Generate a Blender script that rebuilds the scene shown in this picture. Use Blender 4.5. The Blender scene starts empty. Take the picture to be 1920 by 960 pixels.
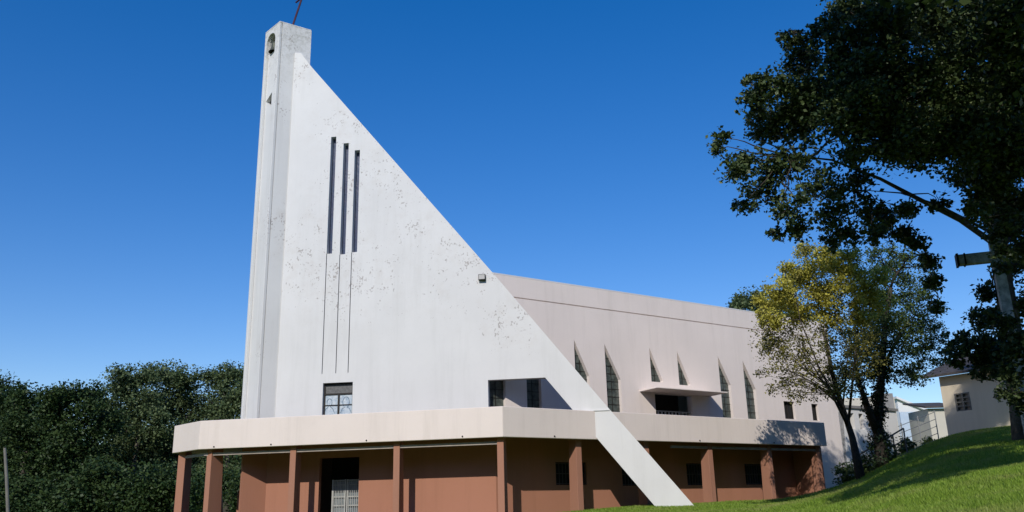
import bpy, bmesh, math, random
import numpy as np
from mathutils import Vector, Matrix
from mathutils.geometry import tessellate_polygon
random.seed(7); rng = np.random.default_rng(11)
S = bpy.context.scene; COL = S.collection

# ---------------------------------------------------------------- camera, sky, sun, exposure
FPX = 1600.0; PIT = math.radians(16.37); ROL = math.radians(1.4)
Fv = Vector((0, math.cos(PIT), math.sin(PIT))); r0 = Vector((1, 0, 0)); u0 = Vector((0, -math.sin(PIT), math.cos(PIT)))
Rv = r0*math.cos(ROL) - u0*math.sin(ROL); Uv = u0*math.cos(ROL) + r0*math.sin(ROL)
EYE = Vector((0, 0, 1.6))
cam = bpy.data.cameras.new('camera'); co = bpy.data.objects.new('camera', cam); COL.objects.link(co)
M3 = Matrix((Rv, Uv, -Fv)).transposed(); co.matrix_world = Matrix.Translation(EYE) @ M3.to_4x4()
cam.sensor_width = 36; cam.lens = 36*FPX/1920; cam.clip_start = .1; cam.clip_end = 3000
S.camera = co
LD = Vector((.22, .88, -.60)).normalized()          # direction in which sunlight travels
SUN_EL = math.asin(-LD.z); SUN_AZ = math.atan2(-LD.x, -LD.y)
w = bpy.data.worlds.new('World'); S.world = w; w.use_nodes = True
nt = w.node_tree; nt.nodes.clear()
sky = nt.nodes.new('ShaderNodeTexSky'); sky.sky_type = 'NISHITA'; sky.sun_disc = False
sky.sun_elevation = SUN_EL; sky.sun_rotation = SUN_AZ % (2*math.pi)
sky.air_density = 1.0; sky.dust_density = .25; sky.ozone_density = 3.0; sky.altitude = 300
hs = nt.nodes.new('ShaderNodeHueSaturation'); hs.inputs['Hue'].default_value = .517; hs.inputs['Saturation'].default_value = 1.40; hs.inputs['Value'].default_value = 1.44
bg = nt.nodes.new('ShaderNodeBackground'); bg.inputs['Strength'].default_value = .125
wo = nt.nodes.new('ShaderNodeOutputWorld')
gm = nt.nodes.new('ShaderNodeGamma'); gm.inputs[1].default_value = .86
nt.links.new(sky.outputs[0], hs.inputs['Color']); nt.links.new(hs.outputs[0], gm.inputs[0]); nt.links.new(gm.outputs[0], bg.inputs[0]); nt.links.new(bg.outputs[0], wo.inputs[0])
sl = bpy.data.lights.new('sun', 'SUN'); sl.energy = 3.3; sl.angle = math.radians(.5); sl.color = (1, .95, .865)
so = bpy.data.objects.new('sun', sl); COL.objects.link(so); so.rotation_euler = LD.to_track_quat('-Z', 'Y').to_euler(); so.location = (-20, -30, 40)
S.view_settings.view_transform = 'Standard'; S.view_settings.look = 'None'; S.view_settings.exposure = 0.0; S.view_settings.gamma = 1
S.render.engine = 'CYCLES'

# ---------------------------------------------------------------- survey helpers (a point of the view at a known distance or on a known wall)
def ray(px, py): return Fv*FPX + Rv*(px-960) + Uv*(480-py)
def at(px, py, Y):
    d = ray(px, py); return EYE + d*(Y/d.y)
def proj(P):
    d = Vector(P)-EYE; k = FPX/d.dot(Fv); return 960+k*d.dot(Rv), 480-k*d.dot(Uv)
class Fr:
    """vertical plane frame: s along, w inward, z up"""
    def __init__(s_, O, ang):
        a = math.radians(ang); s_.O = Vector((O[0], O[1], 0)); s_.t = Vector((math.cos(a), math.sin(a), 0)); s_.n = Vector((-math.sin(a), math.cos(a), 0)); s_.ang = a
    def __call__(s_, s, w, z): return s_.O + s_.t*s + s_.n*w + Vector((0, 0, z))
    def px(s_, x, y, w=0):
        d = ray(x, y); O = s_.O + s_.n*w; O.z = 0
        k = (O-EYE).dot(s_.n)/d.dot(s_.n); P = EYE + d*k
        return ((P-s_.O).dot(s_.t), P.z)

# ---------------------------------------------------------------- materials
def mat(name, col, rough=.8, var=.12, scale=3, col2=None, bump=.15, bscale=40, spec=.3, metal=0):
    m = bpy.data.materials.new(name); m.use_nodes = True; n = m.node_tree; b = n.nodes['Principled BSDF']
    b.inputs['Roughness'].default_value = rough; b.inputs['Metallic'].default_value = metal; b.inputs['Specular IOR Level'].default_value = spec
    tc = n.nodes.new('ShaderNodeTexCoord'); no = n.nodes.new('ShaderNodeTexNoise'); no.inputs['Scale'].default_value = scale; no.inputs['Detail'].default_value = 6; no.inputs['Roughness'].default_value = .65
    n.links.new(tc.outputs['Object'], no.inputs['Vector'])
    r = n.nodes.new('ShaderNodeValToRGB'); c2 = col2 or tuple(c*(1-var*2) for c in col)
    r.color_ramp.elements[0].position = .32; r.color_ramp.elements[0].color = (*c2, 1); r.color_ramp.elements[1].position = .62; r.color_ramp.elements[1].color = (*col, 1)
    n.links.new(no.outputs['Fac'], r.inputs['Fac']); n.links.new(r.outputs[0], b.inputs['Base Color'])
    if bump:
        n2 = n.nodes.new('ShaderNodeTexNoise'); n2.inputs['Scale'].default_value = bscale; n2.inputs['Detail'].default_value = 4
        n.links.new(tc.outputs['Object'], n2.inputs['Vector'])
        bp = n.nodes.new('ShaderNodeBump'); bp.inputs['Strength'].default_value = bump; bp.inputs['Distance'].default_value = .02
        n.links.new(n2.outputs['Fac'], bp.inputs['Height']); n.links.new(bp.outputs[0], b.inputs['Normal'])
    return m

def paint(name, col, fleck=.0, streak=.25, flecks=None, moss=0):
    """painted render: broad mottling, rain streaks, peeled flecks where 'flecks' blobs (x,y,z,r) say"""
    m = bpy.data.materials.new(name); m.use_nodes = True; n = m.node_tree; N = n.nodes; L = n.links; b = N['Principled BSDF']
    b.inputs['Roughness'].default_value = .75; b.inputs['Specular IOR Level'].default_value = .25
    tc = N.new('ShaderNodeTexCoord'); O = tc.outputs['Object']
    def noise(sc, det=5, rough=.6, mp=None):
        x = N.new('ShaderNodeTexNoise'); x.inputs['Scale'].default_value = sc; x.inputs['Detail'].default_value = det; x.inputs['Roughness'].default_value = rough
        if mp:
            q = N.new('ShaderNodeMapping'); q.inputs['Scale'].default_value = mp; L.new(O, q.inputs[0]); L.new(q.outputs[0], x.inputs['Vector'])
        else: L.new(O, x.inputs['Vector'])
        return x.outputs['Fac']
    def rng_(v, a, b_, c=0, d=1):
        x = N.new('ShaderNodeMapRange'); x.inputs[1].default_value = a; x.inputs[2].default_value = b_; x.inputs[3].default_value = c; x.inputs[4].default_value = d; L.new(v, x.inputs[0]); return x.outputs[0]
    def mix(f, a, c2):
        x = N.new('ShaderNodeMix'); x.data_type = 'RGBA'; L.new(f, x.inputs[0])
        if isinstance(a, tuple): x.inputs[6].default_value = (*a, 1)
        else: L.new(a, x.inputs[6])
        x.inputs[7].default_value = (*c2, 1); return x.outputs[2]
    def mul(a, c2):
        x = N.new('ShaderNodeMath'); x.operation = 'MULTIPLY'; L.new(a, x.inputs[0])
        if isinstance(c2, float): x.inputs[1].default_value = c2
        else: L.new(c2, x.inputs[1])
        return x.outputs[0]
    c = mix(rng_(noise(.45), .35, .7, 0, .55), col, tuple(k*.88 for k in col))
    c = mix(rng_(noise(1.0, 6, .7, (2.2, 2.2, .16)), .5, .78, 0, streak), c, tuple(k*.72 for k in (col[0], col[1], col[2]*.97)))
    c = mix(rng_(noise(7, 5, .7), .58, .8, 0, .3), c, tuple(k*.8 for k in col))
    if flecks:
        acc = None
        for (x0, y0, z0, r) in flecks:
            g = N.new('ShaderNodeVectorMath'); g.operation = 'DISTANCE'; L.new(O, g.inputs[0]); g.inputs[1].default_value = (x0, y0, z0)
            v = rng_(g.outputs['Value'], r*.2, r, 1, 0)
            if acc is None: acc = v
            else:
                mx = N.new('ShaderNodeMath'); mx.operation = 'MAXIMUM'; L.new(acc, mx.inputs[0]); L.new(v, mx.inputs[1]); acc = mx.outputs[0]
        pt = noise(13, 2, .5, (1, 1, .8))
        sm = N.new('ShaderNodeMath'); sm.operation = 'MULTIPLY_ADD'; L.new(acc, sm.inputs[0]); sm.inputs[1].default_value = .24; L.new(pt, sm.inputs[2])
        f = mul(rng_(sm.outputs[0], .79, .84), rng_(noise(2.3, 3, .6), .5, .58))
        c = mix(mul(f, .6), c, (.26, .22, .20))
        f2 = rng_(noise(1.6, 6, .7), .5, .7); c = mix(mul(mul(f2, acc), .25), c, (.52, .47, .42))
    if moss:
        f3 = mul(rng_(noise(5, 8, .8), .45, .7), moss)
        sp = N.new('ShaderNodeSeparateXYZ'); L.new(O, sp.inputs[0]); f3 = mul(f3, rng_(sp.outputs[2], 19.5, 22.7))
        c = mix(f3, c, (.26, .25, .2))
    L.new(c, b.inputs['Base Color'])
    bp = N.new('ShaderNodeBump'); bp.inputs['Strength'].default_value = .12; bp.inputs['Distance'].default_value = .02; L.new(noise(28, 5), bp.inputs['Height']); L.new(bp.outputs[0], b.inputs['Normal'])
    return m

def leafmat(name, c1, c2, trans=.3, spec=.35, dry=None):
    m = bpy.data.materials.new(name); m.use_nodes = True; n = m.node_tree; b = n.nodes['Principled BSDF']
    g = n.nodes.new('ShaderNodeNewGeometry'); r = n.nodes.new('ShaderNodeValToRGB')
    r.color_ramp.elements[0].color = (*c1, 1); r.color_ramp.elements[1].color = (*c2, 1)
    n.links.new(g.outputs['Random Per Island'], r.inputs['Fac']); n.links.new(r.outputs[0], b.inputs['Base Color'])
    b.inputs['Roughness'].default_value = .5; b.inputs['Specular IOR Level'].default_value = spec
    src = r.outputs[0]
    if dry:
        tc = n.nodes.new('ShaderNodeTexCoord'); no = n.nodes.new('ShaderNodeTexNoise'); no.inputs['Scale'].default_value = .55; no.inputs['Detail'].default_value = 7; no.inputs['Roughness'].default_value = .7; n.links.new(tc.outputs['Object'], no.inputs['Vector'])
        mr = n.nodes.new('ShaderNodeMapRange'); mr.inputs[1].default_value = .48; mr.inputs[2].default_value = .68; mr.inputs[4].default_value = .8; n.links.new(no.outputs['Fac'], mr.inputs[0])
        mi = n.nodes.new('ShaderNodeMix'); mi.data_type = 'RGBA'; n.links.new(mr.outputs[0], mi.inputs[0]); n.links.new(src, mi.inputs[6]); mi.inputs[7].default_value = (*dry, 1); src = mi.outputs[2]; n.links.new(src, b.inputs['Base Color'])
    t = n.nodes.new('ShaderNodeBsdfTranslucent'); mx = n.nodes.new('ShaderNodeMixShader'); mx.inputs[0].default_value = trans
    n.links.new(src, t.inputs[0]); n.links.new(b.outputs[0], mx.inputs[1]); n.links.new(t.outputs[0], mx.inputs[2])
    n.links.new(mx.outputs[0], n.nodes['Material Output'].inputs[0])
    return m

def glass(name, col, rough=.12, scale=6, c2=None):
    m = mat(name, col, rough=rough, scale=scale, col2=c2, bump=.3, bscale=9, spec=.6); return m

# ---------------------------------------------------------------- object helpers
def link(name, me, m, parent=None):
    o = bpy.data.objects.new(name, me); COL.objects.link(o)
    if m: me.materials.append(m)
    if parent: o.parent = parent
    return o
def obj(name, bm, m, parent=None, smooth=False):
    bmesh.ops.recalc_face_normals(bm, faces=bm.faces)
    me = bpy.data.meshes.new(name); bm.to_mesh(me); bm.free()
    if smooth:
        for p in me.polygons: p.use_smooth = True
    return link(name, me, m, parent)
def tag(o, label=None, cat=None, group=None, kind=None):
    if label: o['label'] = label
    if cat: o['category'] = cat
    if group: o['group'] = group
    if kind: o['kind'] = kind
    return o
def empty(name, loc=(0, 0, 0)):
    o = bpy.data.objects.new(name, None); COL.objects.link(o); o.empty_display_size = .3; return o
def NB(): return bmesh.new()
def hexa(bm, c):
    v = [bm.verts.new(p) for p in c]
    for f in ((0, 1, 2, 3), (7, 6, 5, 4), (0, 4, 5, 1), (1, 5, 6, 2), (2, 6, 7, 3), (3, 7, 4, 0)): bm.faces.new([v[i] for i in f])
def fbox(bm, fr, s0, s1, w0, w1, z0, z1):
    hexa(bm, [fr(s0, w0, z0), fr(s1, w0, z0), fr(s1, w1, z0), fr(s0, w1, z0), fr(s0, w0, z1), fr(s1, w0, z1), fr(s1, w1, z1), fr(s0, w1, z1)])
def slab(bm, fr, outline, w0, w1, holes=()):
    loops = [[Vector((s, z, 0)) for s, z in outline]] + [[Vector((s, z, 0)) for s, z in h] for h in holes]
    tris = tessellate_polygon(loops); flat = [p for l in loops for p in l]
    fv = [bm.verts.new(fr(p.x, w0, p.y)) for p in flat]; bv = [bm.verts.new(fr(p.x, w1, p.y)) for p in flat]
    for t in tris:
        try: bm.faces.new([fv[i] for i in t]); bm.faces.new([bv[i] for i in reversed(t)])
        except ValueError: pass
    k = 0
    for l in loops:
        n = len(l)
        for i in range(n):
            a, b = k+i, k+(i+1) % n; bm.faces.new([fv[a], fv[b], bv[b], bv[a]])
        k += n
def rect(s0, z0, s1, z1): return [(s0, z0), (s1, z0), (s1, z1), (s0, z1)]
def prism(bm, pts, z0, z1):
    b = [bm.verts.new((p[0], p[1], z0)) for p in pts]; t = [bm.verts.new((p[0], p[1], z1)) for p in pts]
    bm.faces.new(b[::-1]); bm.faces.new(t); n = len(pts)
    for i in range(n): bm.faces.new([b[i], b[(i+1) % n], t[(i+1) % n], t[i]])
def tube(bm, pts, rad, seg=7, cap=True):
    pts = [Vector(p) for p in pts]; rings = []; up = Vector((.13, .31, .94))
    for i, p in enumerate(pts):
        d = (pts[min(i+1, len(pts)-1)]-pts[max(i-1, 0)]).normalized(); a = d.cross(up)
        if a.length < .05: a = d.cross(Vector((1, 0, 0)))
        a.normalize(); b = d.cross(a); r = rad[i] if hasattr(rad, '__len__') else rad
        rings.append([bm.verts.new(p + (a*math.cos(2*math.pi*k/seg)+b*math.sin(2*math.pi*k/seg))*r) for k in range(seg)])
    for i in range(len(rings)-1):
        for k in range(seg): bm.faces.new([rings[i][k], rings[i][(k+1) % seg], rings[i+1][(k+1) % seg], rings[i+1][k]])
    if cap: bm.faces.new(rings[0][::-1]); bm.faces.new(rings[-1])
def soft(o, wd=.012, seg=2):
    b = o.modifiers.new('bevel', 'BEVEL'); b.width = wd; b.segments = seg; b.limit_method = 'ANGLE'; b.angle_limit = math.radians(40); return o

# ---------------------------------------------------------------- terrain
NAV = Fr((-.462, 30.0), 34)          # parapet line of the nave side
FAC = Fr((-.462, 30.0), -12)         # parapet line of the front (s runs negative to the left)
FIN = Fr((2.952, 32.303), -8)        # the great triangular wall
WN = 3.0                             # nave wall stands this far behind the nave parapet
ctrl = [(0, 0, 0), (-30, 0, .2), (25, 0, .8), (-10, 14, .6), (0, 20, 1.05), (-8, 28, 1.15), (-20, 30, 1.1), (-20, 45, 1.2), (-45, 40, 1.2),
        (-40, 75, 1.5), (0, 80, 2.5), (0, 50, 1.6), (-80, 60, 1.5), (-60, 10, .8), (0, 36, 1.3), (60, 0, 3), (70, 40, 6), (60, 90, 8), (20, 90, 7), (0, 130, 6), (-80, 130, 4), (80, 130, 9)]
for px, py, Y in [(1087, 962, 31.8), (1150, 958, 32), (1215, 951, 33.2), (1280, 948, 34), (1340, 946, 35.6), (1390, 944, 36.5), (1440, 942, 37.4), (1490, 944, 38.4), (1530, 945, 39), (1565, 938, 38), (1605, 914, 37), (1639, 882, 37), (1670, 866, 37), (1700, 850, 37.5), (1735, 834, 39), (1773, 820, 40), (1850, 808, 40), (1914, 800, 39), (2050, 790, 38), (2250, 780, 38)]:
    p = at(px, py, Y); ctrl.append((p.x, p.y, p.z)); z0 = .85+.3*max(0, px-1300)/600
    for Yn in (8, 14, 20, 26, 32):
        k = (Yn-5)/(Y-5); q = at(px, py, Yn); ctrl.append((q.x, Yn, z0+(p.z-z0)*k))
    q = at(px, py+6, Y+8)
    if px > 1550: ctrl.append((q.x, q.y, q.z)); q = at(px, py+8, Y+18); ctrl.append((q.x, q.y, q.z))
CT = np.array(ctrl)
def rbf_fit(pts, eps=.12):
    n = len(pts); d = np.linalg.norm(pts[:, None, :2]-pts[None, :, :2], axis=2)
    A = np.zeros((n+3, n+3)); A[:n, :n] = d + np.eye(n)*1.2*0 - np.eye(n)*(-.0); A[:n, :n] -= np.eye(n)*.08
    A[:n, n] = 1; A[:n, n+1:] = pts[:, :2]; A[n:, :n] = A[:n, n:].T
    return np.linalg.solve(A, np.concatenate([pts[:, 2], np.zeros(3)]))
RW = rbf_fit(CT)
def gz(x, y):
    x = np.atleast_1d(np.asarray(x, float)); y = np.atleast_1d(np.asarray(y, float)); n = len(CT); out = np.zeros(x.shape)
    for i in range(n): out += RW[i]*np.sqrt((x-CT[i, 0])**2+(y-CT[i, 1])**2+.6)
    return out + RW[n] + RW[n+1]*x + RW[n+2]*y
def gz1(x, y): return float(gz(x, y)[0])
def np_mesh(name, V, F, m, parent=None):
    me = bpy.data.meshes.new(name); V = np.ascontiguousarray(V, dtype=np.float32); F = np.ascontiguousarray(F, dtype=np.int32); k = F.shape[1]
    me.vertices.add(len(V)); me.vertices.foreach_set('co', V.ravel()); me.loops.add(F.size); me.loops.foreach_set('vertex_index', F.ravel())
    me.polygons.add(len(F)); me.polygons.foreach_set('loop_start', np.arange(0, F.size, k, dtype=np.int32)); me.polygons.foreach_set('loop_total', np.full(len(F), k, dtype=np.int32))
    me.update(); me.validate(); return link(name, me, m, parent)
def axis(lo, hi, a, b, fine, coarse):
    v = list(np.arange(lo, a, coarse)) + list(np.arange(a, b, fine)) + list(np.arange(b, hi+coarse, coarse)); return np.array(v)
gx = axis(-1500, 1500, -40, 60, .6, 40); gy = axis(-300, 2500, -8, 80, .6, 40)
X, Y = np.meshgrid(gx, gy); XX = np.clip(X, -90, 90); YY = np.clip(Y, -30, 140); Z = gz(XX.ravel(), YY.ravel()).reshape(X.shape)
Z += .03*np.sin(X*1.3+Y*.7)*np.sin(Y*1.1-X*.4)
V = np.stack([X.ravel(), Y.ravel(), Z.ravel()], 1); nx = len(gx); ny = len(gy)
i = np.arange((ny-1)*(nx-1)); r_ = i//(nx-1); c_ = i % (nx-1); a = r_*nx+c_
m_ground = mat('lawn_soil', (.18, .24, .05), rough=.95, scale=.9, col2=(.045, .085, .016), bump=.6, bscale=18, spec=.1)
g = np_mesh('ground', V, np.stack([a, a+1, a+nx+1, a+nx], 1), m_ground); tag(g, kind='structure')
for p in g.data.polygons: p.use_smooth = True

# ---------------------------------------------------------------- church
fl = []
for px, py, r in [(730, 330, 1.3), (870, 495, 1.3), (655, 350, 1.2), (640, 235, 1.0), (560, 500, 1.2), (640, 510, 1.4), (690, 520, 1.2), (590, 425, .6), (780, 420, .9), (560, 120, .8), (960, 600, .9), (860, 470, 1)]:
    s, z = FIN.px(px, py); p = FIN(s, 0, z); fl.append((p.x, p.y, p.z, r*2.6))
m_white = paint('white_wall_paint', (.73, .725, .715), flecks=fl, streak=.34)
fl2 = [(*at(522, 205, 33.8), 1.3), (*at(515, 420, 33.8), 2.2), (*at(520, 150, 33.8), 1.0), (*at(484, 660, 34), .8), (*at(540, 80, 34), 1.2)]
m_tower = paint('tower_paint', (.74, .735, .72), flecks=fl2, streak=.5, moss=.8)
m_beige = paint('beige_wall_paint', (.85, .755, .70), streak=.4)
m_beige2 = paint('beige_parapet_paint', (.82, .725, .665), streak=.45)
m_brown = mat('terracotta_paint', (.40, .185, .12), rough=.8, scale=1.2, col2=(.34, .155, .10), bump=.1)
m_brown = paint('terracotta_wall_paint', (.42, .195, .125), streak=.5)
m_brown2 = paint('terracotta_column_paint', (.40, .195, .13), streak=.6)
_unused = mat('terracotta_column_paint', (.40, .20, .135), rough=.75, scale=2, col2=(.32, .15, .10), bump=.15)
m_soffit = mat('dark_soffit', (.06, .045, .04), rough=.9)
m_dark = mat('dark_frame', (.03, .025, .022), rough=.5)
m_beam = mat('pale_beam', (.42, .36, .32), rough=.7)
m_roof = mat('flat_roof', (.25, .24, .23), rough=.9)
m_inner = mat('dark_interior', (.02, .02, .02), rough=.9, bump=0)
m_slit = glass('slit_glass', (.035, .06, .12), rough=.25, scale=2, c2=(.05, .05, .1))
m_lead = glass('stained_glass', (.11, .13, .115), rough=.3, scale=5, c2=(.03, .036, .032))
m_pale = glass('pale_stained_glass', (.62, .68, .72), rough=.3, scale=9, c2=(.3, .4, .5))
m_metal = mat('grey_metal', (.3, .3, .3), rough=.5, metal=.6)
m_black = mat('black_metal', (.02, .02, .02), rough=.5)
m_red = mat('rusty_red_paint', (.07, .022, .04), rough=.6)
m_bell = mat('bronze', (.12, .13, .10), rough=.5, metal=.5)
m_bars = mat('dull_bar_paint', (.10, .09, .085), rough=.6)
m_grille = mat('white_grille_paint', (.5, .5, .47), rough=.5)

CH = empty('church'); CH.location = (0, 0, 0)
tag(CH, 'white and beige modern church with a giant triangular wall rising to a bell tower', 'church')

# --- triangular wall
FT = .34
out = [(-12.58, 4.3), (-12.58, 21.35), (-12.3, 21.3), (-11.74, 20.52), (-3.64, 10.40), (.5, 5.08), (4.0, .70), (2.62, .70), (-1.82, 6.30), (-4.03, 6.30), (-4.03, 4.3)]
holes = []; slits = []
for (tx, ty, bx, by) in [(620.5, 257, 613, 476), (643, 269, 638.5, 477), (664.5, 282, 660, 473)]:
    s1, zt = FIN.px(tx, ty); s2, zb = FIN.px(bx, by); s = (s1+s2)/2; holes.append(rect(s, zb, s+.23, zt)); slits.append((s, zb, zt))
grooves = []
for (s, zb, zt) in slits:
    g0 = s-.012; zl = FIN.px(605, 701)[1]; holes.append(rect(g0, zl, g0+.03, zb-.004)); grooves.append((g0, zl, zb))
ws0, wz0 = FIN.px(603, 790); ws1, wz1 = FIN.px(661.5, 716); wz0 = 5.05
holes.append(rect(ws0, wz0, ws1, wz1))
bm = NB(); slab(bm, FIN, out, 0, FT, holes)
fin = soft(obj('triangular_wall', bm, m_white, CH), .015)
bm = NB(); fbox(bm, FIN, -1.02, .56, -.035, .0, 4.965, 5.0)
bm2 = NB(); obj('ledge', bm, m_white, fin)
for (s, zb, zt) in slits:
    bm2 = NB(); fbox(bm2, FIN, s, s+.23, .27, .29, zb, zt); sw = obj('slit_window', bm2, m_slit, CH)
for (s, zb, zt) in grooves:
    bm2 = NB(); fbox(bm2, FIN, s-.002, s+.032, .05, .09, zb, zt-.004); obj('groove', bm2, m_dark, fin)
# window in the triangular wall
wf = NB(); D = .14
fw = .055
for a_ in ((ws0, ws0+fw, wz0, wz1), (ws1-fw, ws1, wz0, wz1), (ws0+fw, ws1-fw, wz1-fw, wz1), (ws0+fw, ws1-fw, wz0, wz0+fw+.08)): fbox(wf, FIN, a_[0], a_[1], D, D+.06, a_[2], a_[3])
zm = wz1-.40; sm_ = (ws0+ws1)/2
fbox(wf, FIN, ws0+fw, ws1-fw, D, D+.06, zm-.05, zm); fbox(wf, FIN, sm_-.035, sm_+.035, D+.002, D+.058, wz0+fw+.08, zm-.05)
zq = (wz0+zm)/2+.05
for a_, b_ in ((ws0+fw, sm_-.035), (sm_+.035, ws1-fw)): fbox(wf, FIN, a_, b_, D+.01, D+.04, zq-.012, zq+.012)
win = obj('window', wf, m_dark, CH)
tag(win, 'dark framed window with two pale stained panes low in the white triangular wall')
for a_, b_ in ((ws0+fw, sm_-.035), (sm_+.035, ws1-fw)):
    b2 = NB(); fbox(b2, FIN, a_, b_, D+.05, D+.06, wz0+fw+.08, zm-.05); obj('pane', b2, m_pale, win)
b2 = NB(); fbox(b2, FIN, ws0+fw, ws1-fw, D+.045, D+.055, zm, wz1-fw)
obj('transom_louver', b2, mat('grey_louver', (.12, .12, .12), scale=14, col2=(.2, .2, .2)), win)
# pattern of leading drawn in the panes
cx = (sm_+.035+ws1-fw)/2; m_ld = mat('leading', (.18, .26, .34))
for cx_, rr in ((cx, .17), (cx-.68, .13)):
    b2 = NB(); pts = [FIN(cx_+rr*math.cos(q)*.8, D+.045, zq+.10+rr*math.sin(q)*1.25) for q in np.linspace(-1.2, 4.3, 14)]
    pts = [FIN(cx_+.22, D+.045, zq-.32), FIN(cx_+.15, D+.045, zq-.15)] + pts + [FIN(cx_-.15, D+.045, zq-.15), FIN(cx_-.22, D+.045, zq-.32)]
    tube(b2, pts, .012, 4); obj('leading', b2, m_ld, win)
for o_ in (D+.2,):
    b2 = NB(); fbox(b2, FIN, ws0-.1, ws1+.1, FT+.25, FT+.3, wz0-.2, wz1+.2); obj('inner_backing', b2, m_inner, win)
# floodlight
fs, fz = FIN.px(904, 521); bm = NB(); fbox(bm, FIN, fs-.13, fs+.15, -.16, -.02, fz-.12, fz+.12); fbox(bm, FIN, fs-.04, fs+.06, -.03, .0, fz-.06, fz+.06)
fl_ = soft(obj('floodlight', bm, m_black, CH), .01); bm = NB(); fbox(bm, FIN, fs-.11, fs+.13, -.168, -.161, fz-.09, fz+.1); obj('lamp_glass', bm, m_metal, fl_)

# --- bell tower
T = Vector((-10.15, 33.70, 0)); TR = Fr((T.x, T.y), 34); TL = Fr((T.x, T.y), -46); TH = 22.7
LL = 1.32; RL = 1.48
def arch(s0, s1, z0, zs, n=8):
    c = (s0+s1)/2; r = (s1-s0)/2; return [(s0, z0), (s1, z0)] + [(c+r*math.cos(q), zs+r*math.sin(q)) for q in np.linspace(0, math.pi, n)]
bm = NB()
p0 = -1.16; p1 = -.36
slab(bm, TL, rect(-LL, 4.36, 0, TH), 0, .13, [arch(p0, p1, 5.0, 22.05)])
tw = soft(obj('bell_tower', bm, m_tower, CH), .02)
bm = NB()
tz = TL.px(493, 190)[1]
slab(bm, TL, rect(-LL+.04, 4.36, -.04, TH-.04), .132, .30, [arch(p0+.02, p1-.02, 21.55, 22.03), [(p0+.04, tz), (p1-.01, tz-.62), (p1-.01, tz+.42)]])
obj('recessed_panel', bm, m_tower, tw)
bm = NB(); tl2 = Fr(TR(RL, 0, 0).xy, -46)
slab(bm, TR, rect(.14, 4.36, RL, TH), 0, .2)       # right face
obj('side_wall', bm, m_tower, tw)
bm = NB(); slab(bm, tl2, rect(-LL, 4.36, -.21, TH-.002), -.2, 0)
hexa(bm, [TL(-LL, .14, 4.36), TL(-LL, RL-.2, 4.36), TL(-LL+.15, RL-.2, 4.36), TL(-LL+.15, .14, 4.36), TL(-LL, .14, TH-.002), TL(-LL, RL-.2, TH-.002), TL(-LL+.15, RL-.2, TH-.002), TL(-LL+.15, .14, TH-.002)])
obj('rear_wall', bm, m_tower, tw)
bm = NB(); A_, B_, C_, D_ = TL(-LL-.0, 0, 0), TL(0, 0, 0), TR(RL, 0, 0), TL(-LL, RL-.05, 0)
prism(bm, [A_.xy, B_.xy, C_.xy, D_.xy], TH+.002, TH+.07); soft(obj('tower_cap', bm, m_tower, tw), .02)
bm = NB(); fbox(bm, TL, p0-.02, p1+.02, .42, .44, tz-.7, 22.6); obj('cavity_shade_sheet', bm, mat('cavity_shade', (.05, .05, .042)), tw)  # dark sheet stands in for the shade inside the tower openings
bc = TL((p0+p1)/2, .2, 21.58); bm = NB(); prof = [(.0, .52), (.09, .5), (.13, .4), (.15, .2), (.2, .08), (.26, 0)]
rings = []
for r, z in prof[1:]: rings.append([bm.verts.new((bc.x+r*math.cos(q), bc.y+r*math.sin(q), bc.z+z)) for q in np.linspace(0, 2*math.pi, 17)[:-1]])
for a_, b_ in zip(rings, rings[1:]):
    for k in range(16): bm.faces.new([a_[k], a_[(k+1) % 16], b_[(k+1) % 16], b_[k]])
bm.faces.new(rings[0]); obj('bell', bm, m_bell, tw, True)
# cross
bm = NB(); cb = at(548, 47, 34.25); cb.z = TH+.05; ct_ = cb + Vector((.62, 0, 2.5))
tube(bm, [cb, ct_], .045, 6); mid = cb.lerp(ct_, .62); dv = Vector((math.cos(math.radians(46)), -math.sin(math.radians(46)), 0))*.55
tube(bm, [mid-dv, mid+dv], .04, 6); cr = obj('roof_cross', bm, m_red, CH)

# --- canopy: parapet, roof, beams, columns
Bs = (-11.85+.462)/FAC.t.x; BEV = Fr(FAC(Bs, 0, 0).xy, -46); Cs = -2.34
ZB = 3.92; ZT = 4.97; SE = 17.62
Cp = BEV(Cs, 0, 0); BK = Fr(Cp.xy, 34)
path = [NAV(SE, 0, 0), NAV(0, 0, 0), FAC(Bs, 0, 0), Cp, BK(6.5, 0, 0)]
def offs(path, w):
    """offset path to the inner side"""
    out = []
    for i, p in enumerate(path):
        ds = []
        if i > 0: ds.append((p-path[i-1]).normalized())
        if i < len(path)-1: ds.append((path[i+1]-p).normalized())
        ns = [Vector((d.y, -d.x, 0)) for d in ds]
        n = sum(ns, Vector()).normalized(); k = w/max(.3, n.dot(ns[0])); out.append(p+n*k)
    return out
def strip(bm, pa, pb, z0, z1):
    n = len(pa); q = [[bm.verts.new((P.x, P.y, z)) for P, z in ((pa[i], z0), (pa[i], z1), (pb[i], z1), (pb[i], z0))] for i in range(n)]
    for i in range(n-1):
        for k in range(4): bm.faces.new([q[i][k], q[i][(k+1) % 4], q[i+1][(k+1) % 4], q[i+1][k]])
    bm.faces.new(q[0]); bm.faces.new(q[-1][::-1])
bm = NB(); strip(bm, path, offs(path, .16), ZB, ZT); par = soft(obj('canopy_parapet', bm, m_beige2, CH), .02)
for fr, s in ((FAC, -1.45), (FAC, -5.0), (FAC, -8.7), (FAC, -11.0), (NAV, 2.2), (NAV, 9.5), (NAV, 14)):
    bm = NB(); tube(bm, [fr(s, -.03, ZB+.07), fr(s, .02, ZB+.08)], .025, 8); obj('drain_spout', bm, m_black, par)
rp = offs(path, .165); inn = offs(path, 5.5); inn[-1] = BK(6.5, 5, 0); bm = NB()
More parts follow.
